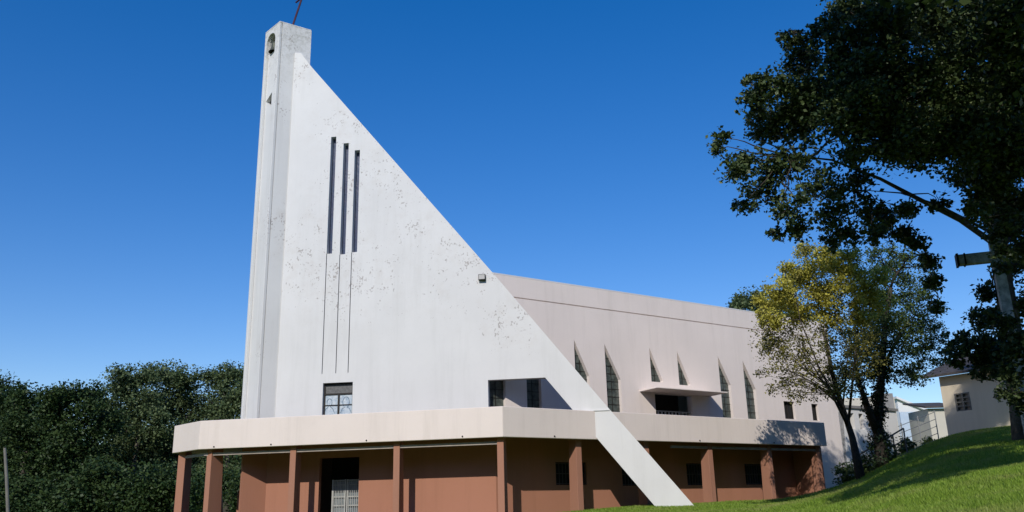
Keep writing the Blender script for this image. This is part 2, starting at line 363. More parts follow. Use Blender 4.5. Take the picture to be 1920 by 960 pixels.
for i in range(len(rp)-1):
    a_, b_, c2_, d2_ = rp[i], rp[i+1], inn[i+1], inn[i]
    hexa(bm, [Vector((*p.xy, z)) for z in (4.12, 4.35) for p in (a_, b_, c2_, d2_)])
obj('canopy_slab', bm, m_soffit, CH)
b0 = offs(path, .30); b1 = offs(path, .38); bm = NB()
strip(bm, b0[1:4], b1[1:4], 3.70, 3.80); obj('beam', bm, m_beam, CH); bm = NB()
q0, q1 = NAV(8.2, .30, 0), NAV(17.5, .30, 0); strip(bm, [q1, q0], [q1+NAV.n*.08, q0+NAV.n*.08], 3.70, 3.80)
obj('beam', bm, m_beam, CH)
def column(fr, s, w, tw_, tn, ang=0, zt=4.11):
    c = fr(s, w, 0); a = fr.ang+ang; t = Vector((math.cos(a), math.sin(a), 0)); n = Vector((-math.sin(a), math.cos(a), 0)); bm = NB()
    z0 = .7
    def q(k, z): return [Vector((*(c+t*(x*tw_/2)+n*(y*tn*k)).xy, z)) for x, y in ((-1, -.0), (1, -.0), (1, 1), (-1, 1))]
    lo = q(1.25, z0); hi = q(1, zt)
    for p in lo[:2]: p -= n*.0
    hexa(bm, lo+hi); return soft(obj('column', bm, m_brown2, CH), .012)
for X_ in (-8.23, -4.33, -.62):
    s = (X_+.462)/FAC.t.x; column(FAC, s, .25, .235, .42)
column(FAC, Bs+.30, .28, .25, .55, math.radians(-17))
column(BEV, Cs+.42, .22, .30, .5, math.radians(20)+.3)
for s, w in ((3.5, .28), (6.85, .28), (10.35, .28), (14.0, .28)): column(NAV, s, w, .26, .42)
column(NAV, 17.3, .28, .26, .3)

# --- brown ground floor walls
GF = Fr(FAC(0, 1.85, 0).xy, -12); sL = GF.px(498, 930)[0]; sg0 = GF.px(597, 930)[0]; sg1 = GF.px(672, 930)[0]
kk = (NAV(0, 1.8, 0)-GF.O); 
# corner of the two inner walls
den = GF.t.x*NAV.t.y-GF.t.y*NAV.t.x; dx = NAV(0, 1.8, 0)-GF.O
sC = (dx.x*NAV.t.y-dx.y*NAV.t.x)/den; Cn = GF(sC, 0, 0); NG = Fr(Cn.xy, 34)
bm = NB(); slab(bm, GF, rect(sL, .6, sg0, 4.115), 0, .2); slab(bm, GF, rect(sg1, .6, sC, 4.115), 0, .2); slab(bm, GF, rect(sg0, 3.55, sg1, 4.115), .001, .199)
NE = (NAV(SE, 1.8, 0)-Cn).dot(NG.t)
wins = [(1.0+1.7, 2.35, 3.2, 1.5), (6.0, 2.3, 3.2, 1.3), (9.6, 2.3, 3.2, 1.4), (13.2, 2.3, 3.2, 1.4)]
nh = [rect(s, z0, s+wd, z1) for s, z0, z1, wd in wins]
slab(bm, NG, rect(.0, .6, NE, 4.113), .002, .2, nh)
R0 = Fr(GF(sL, 0, 0).xy, 34+0); slab(bm, R0, rect(-.95, .6, .0, 4.11), 0, .18)
slab(bm, Fr(GF(sL, .2, 0).xy, 56), rect(0, .6, 5.5, 4.11), 0, .18)
gw = obj('ground_floor_wall', bm, m_brown, CH)
bm = NB(); EN = Fr(NAV(SE, 0, 0).xy, 34+90)
slab(bm, EN, rect(.35, .8, 3.4, 4.1), 0, .2); obj('end_wall', bm, m_brown, CH)
for s, z0, z1, wd in wins:
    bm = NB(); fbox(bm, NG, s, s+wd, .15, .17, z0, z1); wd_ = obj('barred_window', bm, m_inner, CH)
    bm = NB()
    for k in range(int(wd/.16)+1): fbox(bm, NG, s+.04+k*.16, s+.06+k*.16, .06, .08, z0, z1)
    for z in (z0+.05, (z0+z1)/2, z1-.05): fbox(bm, NG, s, s+wd, .081, .1, z-.015, z+.015)
    obj('bars', bm, m_bars, wd_)
# gate
GH = GF.px(640, 899)[1]; gt = NB(); gm = (sg0+sg1)/2+.1
for a_, b_ in ((sg0+.32, gm-.02), (gm+.02, sg1-.02)):
    for x in np.linspace(a_, b_-.04, 9): fbox(gt, GF, x, x+.02, .5, .52, .8, GH)
    for x in (a_, b_-.05): fbox(gt, GF, x, x+.05, .495, .53, .8, GH+.02)
    for z in (1.5, 1.78, 2.1, GH-.2, GH-.03): fbox(gt, GF, a_, b_, .521, .54, z, z+.035)
gate = obj('gate', gt, m_grille, CH)
bm = NB(); fbox(bm, GF, sg0+.34, sg1-.04, .62, .64, .8, GH); obj('gate_panel', bm, mat('frosted_glass', (.32, .36, .38), scale=5, col2=(.16, .2, .22), rough=.3), gate)
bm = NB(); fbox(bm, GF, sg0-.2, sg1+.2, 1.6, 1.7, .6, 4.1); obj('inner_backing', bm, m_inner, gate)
ip = offs(path, .1); bm = NB(); jn = offs(path, 5.0)
for i in range(len(ip)-1):
    hexa(bm, [Vector((*p.xy, z)) for z in (.7, 1.28) for p in (ip[i], ip[i+1], jn[i+1], jn[i])])
tag(obj('added_dark_floor', bm, mat('bounce_cut_red', (.12, .06, .045), scale=3)), kind='structure')  # unseen floor, added dark to cut green bounce under the canopy
# pieces at the far left under the canopy
bm = NB()
l0 = at(405, 950, 35.5); l1 = at(421, 950, 36.4)
hexa(bm, [Vector(p) for p in ((l0.x, l0.y, .6), (l1.x+.1, l1.y, .6), (l1.x, l1.y+.25, .6), (l0.x, l0.y+.25, .6), (l0.x, l0.y, 3.0), (l0.x+.06, l0.y, 3.0), (l0.x+.06, l0.y+.25, 3.0), (l0.x, l0.y+.25, 3.0))])
obj('wing_wall', bm, m_brown, CH)
p = at(449, 940, 36); bm = NB(); hexa(bm, [Vector((p.x+a_, p.y+b_, z)) for z in (.6, 2.5) for a_, b_ in ((-.1, 0), (.1, 0), (.1, .25), (-.1, .25))]); obj('post', bm, m_brown, CH)

# --- nave
NW = Fr(NAV(0, WN, 0).xy, 34)
def ns(px, py): return NW.px(px, py)
zr = ns(1100, 539.5)[1]; zl_ = ns(1200, 588.5)[1]
s_end = ns(1562, 700)[0]; s_start = (-1.28-NW.O.x)/NW.t.x
NB_ = 4.0
nw = []
def blade(px0, px1, py_top, py_bot=None):
    s0 = ns(px0, 700)[0]; s1 = ns(px1, 740)[0]; zt = ns(px0, py_top)[1]; return s0, s1, zt
tall = [(1079.5, 1107, 637, 705), (1137, 1166, 645, 712), (1350, 1373, 668, 722), (1396, 1419, 676, 730)]
shapes = []
for a_, b_, t_, sh in tall:
    s0 = ns(a_, 715)[0]; s1 = ns(b_, 750)[0]; zt = ns(a_, t_)[1]; zs = ns(b_, sh)[1]; shapes.append([(s0, NB_+.4), (s1, NB_+.4), (s1, zs), (s0, zt)])
for a_, b_, t_, bt in [(1220, 1243, 652, 717), (1271.5, 1294, 658, 723)]:
    s0 = ns(a_, 690)[0]; s1 = ns(b_, 717)[0]; zt = ns(a_, t_)[1]; zb = ns(b_, bt)[1]; shapes.append([(s0, zb), (s1, zb), (s1, zb+.08), (s0, zt)])
dsp = ns(1137, 715)[0]-ns(1079.5, 715)[0]; per = ns(1350, 715)[0]-ns(1079.5, 715)[0]
wz = shapes[0][3][1]; s0a = ns(988, 735)[0]; s1a = ns(1015, 735)[0]
shapes.append([(s0a, NB_+.4), (s1a, NB_+.4), (s1a, wz-1.3), (s0a, wz)])
s0b = ns(917, 735)[0]; s1b = ns(948, 735)[0]; shapes.append([(max(s0b, s_start+.3), NB_+.4), (s1b, NB_+.4), (s1b, wz-1.3), (max(s0b, s_start+.3), wz)])
rects = []
for a_, b_, t_, bt in [(1469, 1489, 752, 785), (1521, 1533, 757, 788)]:
    s0, zt = ns(a_, t_); s1 = ns(b_, t_)[0]; zb = ns(a_, bt)[1]; rects.append((s0, zb, s1, zt))
bs0 = ns(1228, 745)[0]; bs1 = ns(1297, 745)[0]; bzt = ns(1228, 737)[1]; bzb = NB_+.4
holes = shapes + [rect(*r) for r in rects] + [rect(bs0, bzb, bs1, bzt)]
bm = NB(); slab(bm, NW, rect(s_start, NB_, s_end, zl_-.035), 0, .3, holes)
navw = obj('nave_wall', bm, m_beige, CH)
bm = NB(); fbox(bm, NW, SE-.6, s_end, .002, .298, .8, NB_-.002); obj('nave_base_wall', bm, m_beige, CH)
bm = NB(); fbox(bm, NW, s_start, s_end, -.0, .3, zl_, zr); fbox(bm, NW, s_start, s_end, .05, .3, zl_-.034, zl_-.001)
soft(obj('roof_band', bm, m_beige, CH), .03)
bm = NB(); fbox(bm, NW, s_start, s_end+.02, .0, .34, zr+.002, zr+.06); obj('coping', bm, m_white, CH)
bm = NB(); DP = 11
fbox(bm, Fr(NW(s_end, 0, 0).xy, 124), .31, DP, -.0, .3, .8, zr-.3)
obj('nave_end_wall', bm, m_beige, CH)
bm = NB(); fbox(bm, NW, s_start+5.5, s_end, DP-.3, DP, .8, zr-.3); obj('nave_far_wall', bm, m_beige, CH)
bm = NB(); hexa(bm, [NW(s_start+.5, .31, zr-.35), NW(s_end-.01, .31, zr-.35), NW(s_end-.01, DP, zr-.35), NW(s_start+5, DP, zr-.35), NW(s_start+.5, .31, zr-.1), NW(s_end-.01, .31, zr-.1), NW(s_end-.01, DP, zr-.1), NW(s_start+5, DP, zr-.1)])
obj('nave_roof', bm, m_roof, CH)
for h in shapes:
    bm = NB(); sh = [(a_, b_) for a_, b_ in h]; slab(bm, NW, sh, .17, .19); wn = obj('pointed_window', bm, m_lead, CH)
    bm = NB(); zlo = h[0][1]; zhi = h[3][1]; s0, s1 = h[0][0], h[1][0]; zsh = h[2][1]
    z = zlo+.3
    while z < zhi-.5:
        sr = s1 if z < zsh else s0+(s1-s0)*(zhi-z)/(zhi-zsh); fbox(bm, NW, s0, sr, .15, .168, z, z+.02); z += .33
    fbox(bm, NW, (s0+s1)/2-.01, (s0+s1)/2+.01, .149, .167, zlo, zsh+(zhi-zsh)*.45)
    fbox(bm, NW, s0+.02, s0+.04, .149, .167, zlo, zhi-.25)
    obj('leading', bm, m_dark, wn)
for r in rects:
    bm = NB(); fbox(bm, NW, r[0], r[2], .18, .2, r[1], r[3]); wn = obj('window', bm, m_inner, CH)
    bm = NB()
    for x in np.linspace(r[0], r[2]-.04, 3): fbox(bm, NW, x, x+.04, .14, .17, r[1], r[3])
    for z in (r[1], r[3]-.04): fbox(bm, NW, r[0], r[2], .12, .139, z, z+.04)
    obj('window_frame', bm, m_dark, wn)
# balcony recess, railing and hood
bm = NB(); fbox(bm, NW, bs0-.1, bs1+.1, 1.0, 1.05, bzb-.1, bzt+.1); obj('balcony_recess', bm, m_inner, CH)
bm = NB(); rz = ns(1228, 770)[1]
fbox(bm, NW, bs0, bs1, .14, .17, rz, rz+.04)
n_ = 11
for k in range(n_): x = bs0+.03+(bs1-bs0-.14)*k/(n_-1); fbox(bm, NW, x, x+.08, .145, .165, bzb, rz-.001)
obj('balcony_railing', bm, m_grille, CH)
hs0 = ns(1199, 733)[0]; hs1 = ns(1331, 741)[0]; hz = ns(1199, 733)[1]; bm = NB()
hexa(bm, [NW(hs0, .0, hz-.03), NW(hs1, .0, hz-.03), NW(hs1, -1.1, hz+.0), NW(hs0, -1.1, hz+.0), NW(hs0, 0, hz+.05), NW(hs1, 0, hz+.05), NW(hs1, -1.1, hz+.05), NW(hs0, -1.1, hz+.05)])
soft(obj('window_hood', bm, m_beige, CH), .008)

# --- annex behind the nave's end
AX = empty('rear_annex'); tag(AX, 'low pale annex wall with dark strip openings behind the ivy covered tree trunks', 'annex')
AF = Fr(NW(s_end, .02, 0).xy, 34); ah = []
for a_, b_ in ((1568, 1583), (1588, 1603), (1608, 1620)):
    q0, zt_ = AF.px(a_, 764); q1, zb_ = AF.px(b_, 795); ah.append(rect(q0, 5.12, q1, 5.95))
bm = NB(); slab(bm, AF, rect(.005, .8, 5.2, 6.2), 0, .25, ah); obj('wall', bm, paint('annex_paint', (.74, .72, .70)), AX)
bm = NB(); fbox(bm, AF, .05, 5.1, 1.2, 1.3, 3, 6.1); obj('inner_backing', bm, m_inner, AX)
bm = NB(); fbox(bm, AF, .005, 5.3, -.1, 4, 6.202, 6.34); obj('roof', bm, m_roof, AX)

# ---------------------------------------------------------------- hillside house
HZ = at(1760, 707, 44); HO = Fr((HZ.x, HZ.y), -56)
HS = empty('hill_house'); tag(HS, 'cream house with dark tiled roof and a grilled window at the top of the lawn', 'house')
zE = HZ.z; m_cream = paint('cream_house_paint', (.72, .62, .47), streak=.4)
bm = NB(); hw0, hwz1 = HO.px(1788, 735); hw1 = HO.px(1817, 735)[0]; hwz0 = HO.px(1800, 771)[1]; hwz1 = HO.px(1800, 737)[1]
slab(bm, HO, rect(0, zE-4.6, 7.5, zE), 0, .25, [rect(hw0, hwz0, hw1, hwz1)])
fbox(bm, HO, 0, .25, .251, 6, zE-4.6, zE-.01); fbox(bm, HO, 7.25, 7.5, .251, 6, zE-4.6, zE-.01); obj('wall', bm, m_cream, HS)
m_tile = mat('dark_roof_tile', (.09, .08, .075), rough=.85, scale=4, col2=(.05, .045, .04), bump=.6, bscale=14)
bm = NB(); hexa(bm, [HO(-.7, -.5, zE-.05), HO(8.2, -.5, zE-.05), HO(8.2, 3.2, zE+1.25), HO(-.7, 3.2, zE+1.25), HO(-.7, -.5, zE+.08), HO(8.2, -.5, zE+.08), HO(8.2, 3.2, zE+1.38), HO(-.7, 3.2, zE+1.38)])
hexa(bm, [HO(-.7, 6.6, zE-.05), HO(8.2, 6.6, zE-.05), HO(8.2, 3.21, zE+1.25), HO(-.7, 3.21, zE+1.25), HO(-.7, 6.6, zE+.08), HO(8.2, 6.6, zE+.08), HO(8.2, 3.21, zE+1.38), HO(-.7, 3.21, zE+1.38)])
obj('roof', bm, m_tile, HS)
bm = NB(); a_ = 0
for x in (hw0, (hw0+hw1)/2-.03, hw1-.07): fbox(bm, HO, x, x+.07, -.01, .06, hwz0, hwz1)
for z in np.linspace(hwz0, hwz1-.06, 5): fbox(bm, HO, hw0, hw1, .0, .055, z, z+.05)
hwin = obj('window', bm, mat('window_frame_paint', (.2, .19, .17)), HS)
bm = NB(); fbox(bm, HO, hw0, hw1, .12, .14, hwz0, hwz1); obj('pane', bm, m_lead, hwin)

# far pale buildings and fence
p = at(1688, 790, 72); WB = Fr((p.x, p.y), 12); zc = at(1690, 748, 72).z; ze = at(1740, 771, 72).z
W_ = empty('white_shed'); tag(W_, 'bright white shed with a sloping gable behind the wire fence', 'shed')
m_wp = paint('bright_white_paint', (.8, .8, .8)); m_bb = paint('pale_block_paint', (.6, .56, .48)); m_lb = mat('pale_blue_sheet', (.55, .64, .74), rough=.4, scale=1.5, col2=(.45, .56, .68))
bm = NB(); slab(bm, WB, [(0, zc-6), (0, zc), (2.6, ze), (2.6, zc-6)], 0, 5); obj('wall', bm, m_wp, W_)
bm = NB(); hexa(bm, [WB(-.2, -.25, zc+.02), WB(2.8, -.25, ze-.05), WB(2.8, 5.2, ze-.05), WB(-.2, 5.2, zc+.02), WB(-.2, -.25, zc+.2), WB(2.8, -.25, ze+.13), WB(2.8, 5.2, ze+.13), WB(-.2, 5.2, zc+.2)]); obj('roof', bm, m_wp, W_)
p = at(1690, 795, 66); SB = Fr((p.x, p.y), 5); bm = NB(); zt = at(1700, 772, 66).z; slab(bm, SB, rect(0, zt-5, 3.4, zt), 0, .1)
tag(obj('sheet_screen', bm, m_lb, None), 'pale blue sheet screen standing below the white shed', 'screen')
B_ = empty('beige_block_building'); tag(B_, 'beige block building with a grey roof block seen between the tree trunks', 'building')
p = at(1580, 790, 60); BB = Fr((p.x, p.y), 6); zt = at(1640, 745, 60).z
bm = NB(); slab(bm, BB, rect(0, 2, 4.0, zt), 0, 5); obj('wall', bm, m_bb, B_)
bm = NB(); fbox(bm, BB, 2.9, 3.7, -.4, 2, zt-1.0, zt+.25); obj('roof_block', bm, mat('grey_render', (.3, .29, .28)), B_)
p = at(1735, 790, 58); GB = Fr((p.x, p.y), 0); zt = at(1740, 752, 58).z; Gq = empty('grey_outbuilding'); tag(Gq, 'small grey outbuilding with a shallow roof beside the cream house', 'outbuilding')
bm = NB(); fbox(bm, GB, .3, 2.4, 0, 3, 2, zt-.5); obj('wall', bm, m_bb, Gq); bm = NB(); hexa(bm, [GB(0, -.3, zt-.5), GB(2.6, -.3, zt-.5), GB(2.6, 3, zt+.1), GB(0, 3, zt+.1), GB(0, -.3, zt-.38), GB(2.6, -.3, zt-.38), GB(2.6, 3, zt+.2), GB(0, 3, zt+.2)]); obj('roof', bm, m_tile, Gq)

# wire fence
FE = empty('wire_fence'); tag(FE, 'thin wire fence on grey posts in front of the pale blue screen', 'fence')
pa = at(1660, 820, 50); pb = at(1760, 822, 50)
for k in range(4):
    q = pa.lerp(pb, k/3); bm = NB(); z = gz1(q.x, q.y); tube(bm, [(q.x, q.y, z-.3), (q.x, q.y, z+2.1)], .03, 6); obj('post', bm, m_metal, FE)
bm = NB(); za = gz1(pa.x, pa.y); zb = gz1(pb.x, pb.y)
for h in (.4, .8, 1.2, 1.6, 2.0): tube(bm, [(pa.x, pa.y, za+h), (pb.x, pb.y, zb+h)], .018, 4)
obj('wire', bm, m_metal, FE)

# handrail on the bank and kerb
HR = empty('handrail'); tag(HR, 'sloping pale pipe handrail on the shaded bank by the tree trunks', 'handrail')
ra = at(1612, 852, 37); rb = at(1694, 803, 37); bm = NB(); tube(bm, [ra, rb], .035, 7); tube(bm, [ra-Vector((0, 0, .45)), rb-Vector((0, 0, .45))], .025, 7); m_rail = mat('pale_rail_paint', (.20, .19, .17)); obj('rail', bm, m_rail, HR)
for k in range(5):
    q = ra.lerp(rb, k/4); bm = NB(); tube(bm, [q, (q.x, q.y, min(q.z-.9, gz1(q.x, q.y)-.1))], .03, 6); obj('post', bm, m_rail, HR)
bm = NB(); K = [at(1682-i*0+i*17, 859-i*7.4, 36+i*.9) for i in range(6)]
strip(bm, [Vector((q.x, q.y, 0)) for q in K], [Vector((q.x+.05, q.y+.18, 0)) for q in K], 0, .1)
for v in bm.verts: v.co.z += gz1(v.co.x, v.co.y)+.02
kb = obj('kerb', bm, mat('kerb_concrete', (.3, .29, .27))); tag(kb, kind='structure')

# ---------------------------------------------------------------- trees
m_bark = mat('dark_bark', (.075, .062, .052), rough=.95, scale=6, col2=(.035, .03, .026), bump=.8, bscale=22)
m_bark2 = mat('grey_bark', (.15, .13, .11), rough=.95, scale=6, col2=(.07, .06, .05), bump=.7, bscale=22)
m_l_dark = leafmat('dark_leaf', (.018, .042, .014), (.12, .16, .055), .2)
m_l_mid = leafmat('mid_green_leaf', (.04, .08, .018), (.13, .18, .05), .25)
m_l_wood = leafmat('far_leaf', (.05, .085, .035), (.15, .19, .08), .2, .2)
m_l_wdk = leafmat('dark_wood_leaf', (.014, .036, .012), (.065, .10, .03), .15, .2)
m_l_yel = leafmat('yellow_leaf', (.36, .34, .055), (.68, .62, .12), .35)
m_l_olive = leafmat('olive_leaf', (.10, .11, .025), (.34, .30, .07), .3)
m_ivy = leafmat('ivy_leaf', (.012, .03, .010), (.035, .065, .018), .15)

def leaves(centers, radii, dens, size, flat=1.0, droop=.0, sub=9, subr=.42, shell=.5, loose=.22):
    """leaf faces in clumps: returns verts, quads.  dens = leaves per unit r^2"""
    C_ = []; 
    for c, r in zip(centers, radii):
        n = max(40, int(dens*r*r)); k = sub
        d = rng.normal(size=(k, 3)); d /= np.linalg.norm(d, axis=1)[:, None]; rad = r*rng.uniform(.25, .95, k)[:, None]
        cc = np.array(c)+d*rad*np.array([1, 1, flat]); ri = r*subr*rng.uniform(.6, 1.25, k)
        w_ = ri**2; idx = rng.choice(k, n, p=w_/w_.sum())
        e = rng.normal(size=(n, 3)); e /= np.linalg.norm(e, axis=1)[:, None]; e *= (rng.uniform(0, 1, n)**shell)[:, None]*ri[idx][:, None]*np.array([1.15, 1.15, .8])
        P = cc[idx]+e; q_ = rng.uniform(size=n) < loose; nq = int(q_.sum()); e2 = rng.normal(size=(nq, 3)); e2 /= np.linalg.norm(e2, axis=1)[:, None]; P[q_] = np.array(c)+e2*(rng.uniform(0, 1, nq)**.4)[:, None]*r*1.25*np.array([1, 1, flat]); P[:, 2] -= droop*np.abs(rng.normal(size=n))*r
        C_.append(P)
    P = np.concatenate(C_); n = len(P)
    a_ = rng.normal(size=(n, 3)); a_[:, 2] = a_[:, 2]*.6-.35; a_ /= np.linalg.norm(a_, axis=1)[:, None]
    b_ = rng.normal(size=(n, 3)); b_[:, 2] *= .6; b_ -= (b_*a_).sum(1)[:, None]*a_; b_ /= np.linalg.norm(b_, axis=1)[:, None]
    L_ = size*rng.uniform(.6, 1.4, n)[:, None]; W_ = L_*rng.uniform(.26, .42, n)[:, None]
    V = np.empty((n, 4, 3)); V[:, 0] = P-a_*L_*.5; V[:, 1] = P+b_*W_+a_*L_*.05; V[:, 2] = P+a_*L_*.5; V[:, 3] = P-b_*W_+a_*L_*.05
    return V.reshape(-1, 3), np.arange(n*4).reshape(-1, 4)
def wob(a, b, n, amp):
    a = Vector(a); b = Vector(b); L_ = (b-a).length; out = []
    ph = [random.uniform(0, 6.28) for _ in range(3)]
    for i in range(n+1):
        t = i/n; k = math.sin(math.pi*t)*amp*L_; out.append(a.lerp(b, t)+Vector((math.sin(ph[0]+t*4), math.sin(ph[1]+t*4), .5*math.sin(ph[2]+t*3)+.5))*k)
    return out
def tree(name, label, cat, trunk, blobs, lm, bark, dens, size, group=None, limbs=(), twig=.014, sub=9, subr=.42, flat=.9, droop=0, trad=None, ntw=3, extra=None):
    root = empty(name); tag(root, label, cat, group)
    bm = NB(); nodes = []
    rb_ = trad or .25
    n = len(trunk); tr = [rb_*(1-.62*i/(n-1)) for i in range(n)]; tr[0] *= 1.35
    tube(bm, trunk, tr, 10)
    for a_, b_ in zip(trunk[1:], trunk[2:] or trunk[1:]):
        for k in range(4): nodes.append((Vector(a_).lerp(Vector(b_), k/4), rb_*.3))
    nodes.append((Vector(trunk[-1]), rb_*.3))
    for l, r in limbs:
        m_ = len(l); tube(bm, l, [r*(1-.88*i/(m_-1)) for i in range(m_)], 8)
        for a_, b_ in zip(l, l[1:]):
            for k in range(4): nodes.append((Vector(a_).lerp(Vector(b_), k/4), r*.45))
    cs = []; rs = []
    bl = sorted(blobs, key=lambda q: min((Vector(q[0])-nd[0]).length for nd in nodes))
    for c, r in bl:
        c = Vector(c); nd = min(nodes, key=lambda q: (q[0]-c).length + (.6*max(0, q[0].z-c.z)))
        r1 = min(nd[1], .02+.022*(nd[0]-c).length+.012); pts = wob(nd[0], c, 5, .09); tube(bm, pts, [r1*(1-.6*i/5) for i in range(6)], 6)
        for q in pts[2:]: nodes.append((q, r1*.6))
        for _ in range(ntw):
            d = Vector((random.gauss(0, 1), random.gauss(0, 1), random.gauss(.2, .8))).normalized()*r*random.uniform(.6, 1)
            st = pts[random.choice((2, 3, 4, 5))]; tube(bm, wob(st, c+d, 3, .1), [twig*1.2, twig, twig*.7, twig*.4], 4)
        cs.append(tuple(c)); rs.append(r)
    obj('trunk', bm, bark, root, True)
    V, F = leaves(cs, rs, dens, size, flat=flat, sub=sub, subr=subr, droop=droop); np_mesh('crown', V, F, lm, root)
    if extra: extra(root)
    return root
def B(l, Y, jit=1.2, pxm=None):
    out = []
    for q in l:
        px, py, r = q[:3]; y = (q[3] if len(q) > 3 else Y)+random.uniform(-jit, jit); out.append((at(px, py, y), r*y/FPX*1.0))
    return out
# big dark tree on the right
base = at(1925, 800, 24); gb = gz1(base.x, base.y)
tr_ = [Vector((base.x, base.y, gb-.3)), at(1912, 720, 24), at(1893, 600, 24), at(1872, 470, 24), at(1880, 380, 23.5), at(1900, 260, 23.5), at(1905, 120, 23)]
lim = [([at(1872, 462, 24), at(1800, 412, 23.2), at(1720, 372, 22.4), at(1650, 335, 21.8), at(1560, 300, 21.2), at(1470, 290, 20.6)], .095),
       ([at(1866, 440, 24), at(1760, 385, 22.6), at(1690, 362, 22), at(1600, 355, 21.5)], .05),
       ([at(1888, 330, 23.5), at(1800, 240, 22.5), at(1700, 160, 21.5), at(1600, 120, 21)], .14),
       ([at(1900, 260, 23.5), at(1980, 150, 23), at(2050, 0, 22)], .14), ([at(1905, 200, 23.3), at(1850, 60, 21), at(1780, -80, 19)], .12),
       ([at(1893, 600, 24), at(1860, 640, 24), at(1815, 655, 24.3)], .05)]
bb = B([
        (1410, 190, 32), (1440, 165, 45), (1450, 230, 50), (1490, 75, 26), (1500, 120, 42), (1510, 200, 75), (1570, 90, 60), (1590, 170, 85), (1600, 250, 70), (1600, 20, 50), (1650, 60, 80), (1660, 150, 95),
        (1680, 230, 80), (1730, 40, 95), (1750, 160, 100), (1770, 240, 85), (1820, 60, 105), (1850, 180, 105), (1850, 290, 90), (1910, 60, 110), (1920, 200, 110), (1915, 320, 90), (1890, 400, 60), (1850, 350, 46), (1935, 450, 60)], 20.6, 1.5)
bb += B([(1830, 395, 28), (1880, 420, 40), (1920, 400, 60), (1880, 470, 24), (1400, 150, 14), (1470, 70, 16), (1530, 60, 22), (1560, 40, 30), (1600, 180, 90), (1700, 240, 100), (1790, 250, 90)], 19.8, .9)
lb = B([(1440, 320, 46), (1490, 300, 46), (1400, 300, 36), (1500, 250, 40), (1500, 430, 34), (1560, 400, 44), (1420, 250, 28), (1345, 280, 20), (1352, 258, 24), (1395, 385, 26), (1460, 440, 20), (1620, 400, 36), (1580, 440, 36), (1640, 440, 26), (1430, 360, 44), (1380, 320, 36), (1540, 350, 50), (1600, 350, 44), (1480, 390, 40), (1560, 455, 24), (1700, 395, 24), (1760, 380, 24), (1670, 415, 20)], 20.6, .9)
bb += B([(2220, -150, 160, 14), (2200, 20, 140, 16), (2320, -200, 160, 13), (2100, -150, 150, 24), (2230, -120, 150, 24), (2160, -260, 140, 24), (2300, -220, 150, 24)], 14, .4)  # out-of-view crown clumps added to shade the lawn and the house
bb += B([(1700, 392, 22), (1690, 440, 26), (1720, 455, 26), (1740, 490, 24), (1750, 530, 20), (1655, 405, 30), (1640, 430, 24), (1755, 575, 16)], 22.3, .3)
bb += B([(1905, 500, 40), (1925, 570, 46), (1850, 545, 26), (1845, 600, 32), (1830, 650, 38), (1800, 640, 26), (1870, 660, 40), (1925, 660, 46), (1850, 690, 28), (1915, 720, 34), (1790, 670, 24)], 24.3, .8)
bb += B([(1885, 610, 30), (1905, 660, 34), (1890, 700, 26), (1860, 590, 20), (1915, 640, 34), (1900, 740, 26), (1875, 500, 18), (1925, 760, 26)], 22.3, .4)
bb += B([(1650, -60, 120), (1800, -100, 150), (1950, -60, 150), (2060, 80, 150), (2080, 300, 120), (2050, 480, 90), (2030, 640, 80), (1750, -220, 150), (1950, -260, 160), (2150, -80, 150)], 21, 2.5)
bb += B([(1900, 60, 110, 18), (2000, -50, 150, 17.5), (1860, 260, 90, 19)], 18, .5)
for px, py in ((1850, 720), (1880, 735), (1860, 760), (1835, 775), (1880, 780), (1800, 790), (1900, 700), (1830, 800), (1900, 760), (1785, 800)):  # unseen high clumps added along the sun's path to shade the house wall
    P = at(px, py, 43); t = 18.0
    while t < 45:
        c = P - LD*t; u = proj(c)
        if u[1] < -130: break
        t += .5
    bb.append((c, 1.25))
def big_low(root):
    V, F = leaves([tuple(c) for c, r in lb], [r for c, r in lb], 2300, .11, flat=.75, sub=14, subr=.38, loose=.25); np_mesh('lower_crown', V, F, m_l_dark, root)
    for c, r in lb:
        bm = NB()
        l = min(lim, key=lambda q: min((Vector(v)-c).length for v in q[0]))[0]; v = min(l, key=lambda q: (Vector(q)-c).length); tube(bm, wob(v, c, 5, .1), [.026, .022, .018, .014, .010, .007], 6)
        for _ in range(5):
            d = Vector((random.gauss(0, 1), random.gauss(0, 1), random.gauss(-.2, .8))).normalized()*r*random.uniform(.7, 1.1); tube(bm, wob(c, c+d, 3, .12), [.014, .011, .008, .005], 4)
        obj('branch', bm, m_bark, root, True)
tree('large_shade_tree', 'large dark spreading tree overhanging the lawn at the right', 'tree', tr_, bb, m_l_dark, m_bark2, 4200, .11, limbs=lim, trad=.34, twig=.016, sub=15, subr=.36, flat=.8, ntw=6, extra=big_low)

# weathered cross by the trunk
p1 = at(1852, 438, 23.2); CX = Fr((p1.x, p1.y), -20); zz = gz1(p1.x, p1.y); m_cross = mat('weathered_grey_wood', (.6, .6, .57), rough=.9, scale=5, col2=(.16, .17, .15), bump=.5)
bm = NB(); fbox(bm, CX, .0, .27, 0, .25, zz-.3, p1.z); cs_ = empty('wooden_cross'); tag(cs_, 'tall weathered grey cross half hidden in the large dark tree', 'cross')
bm_ = NB(); soft(obj('upright', bm, m_cross, cs_), .015)
za = at(1800, 486, 23.4).z; bm = NB(); fbox(bm, CX, -.88, -.002, .02, .28, za-.13, za+.17); fbox(bm, CX, .272, 1.2, .02, .28, za-.13, za+.17); soft(obj('arm', bm, m_cross, cs_), .015)
bm = NB(); fbox(bm, CX, -.90, -.84, -.01, .31, za-.16, za+.2); fbox(bm, CX, -.70, -.66, -.005, .305, za-.15, za+.19); obj('arm_band', bm, m_black, cs_)

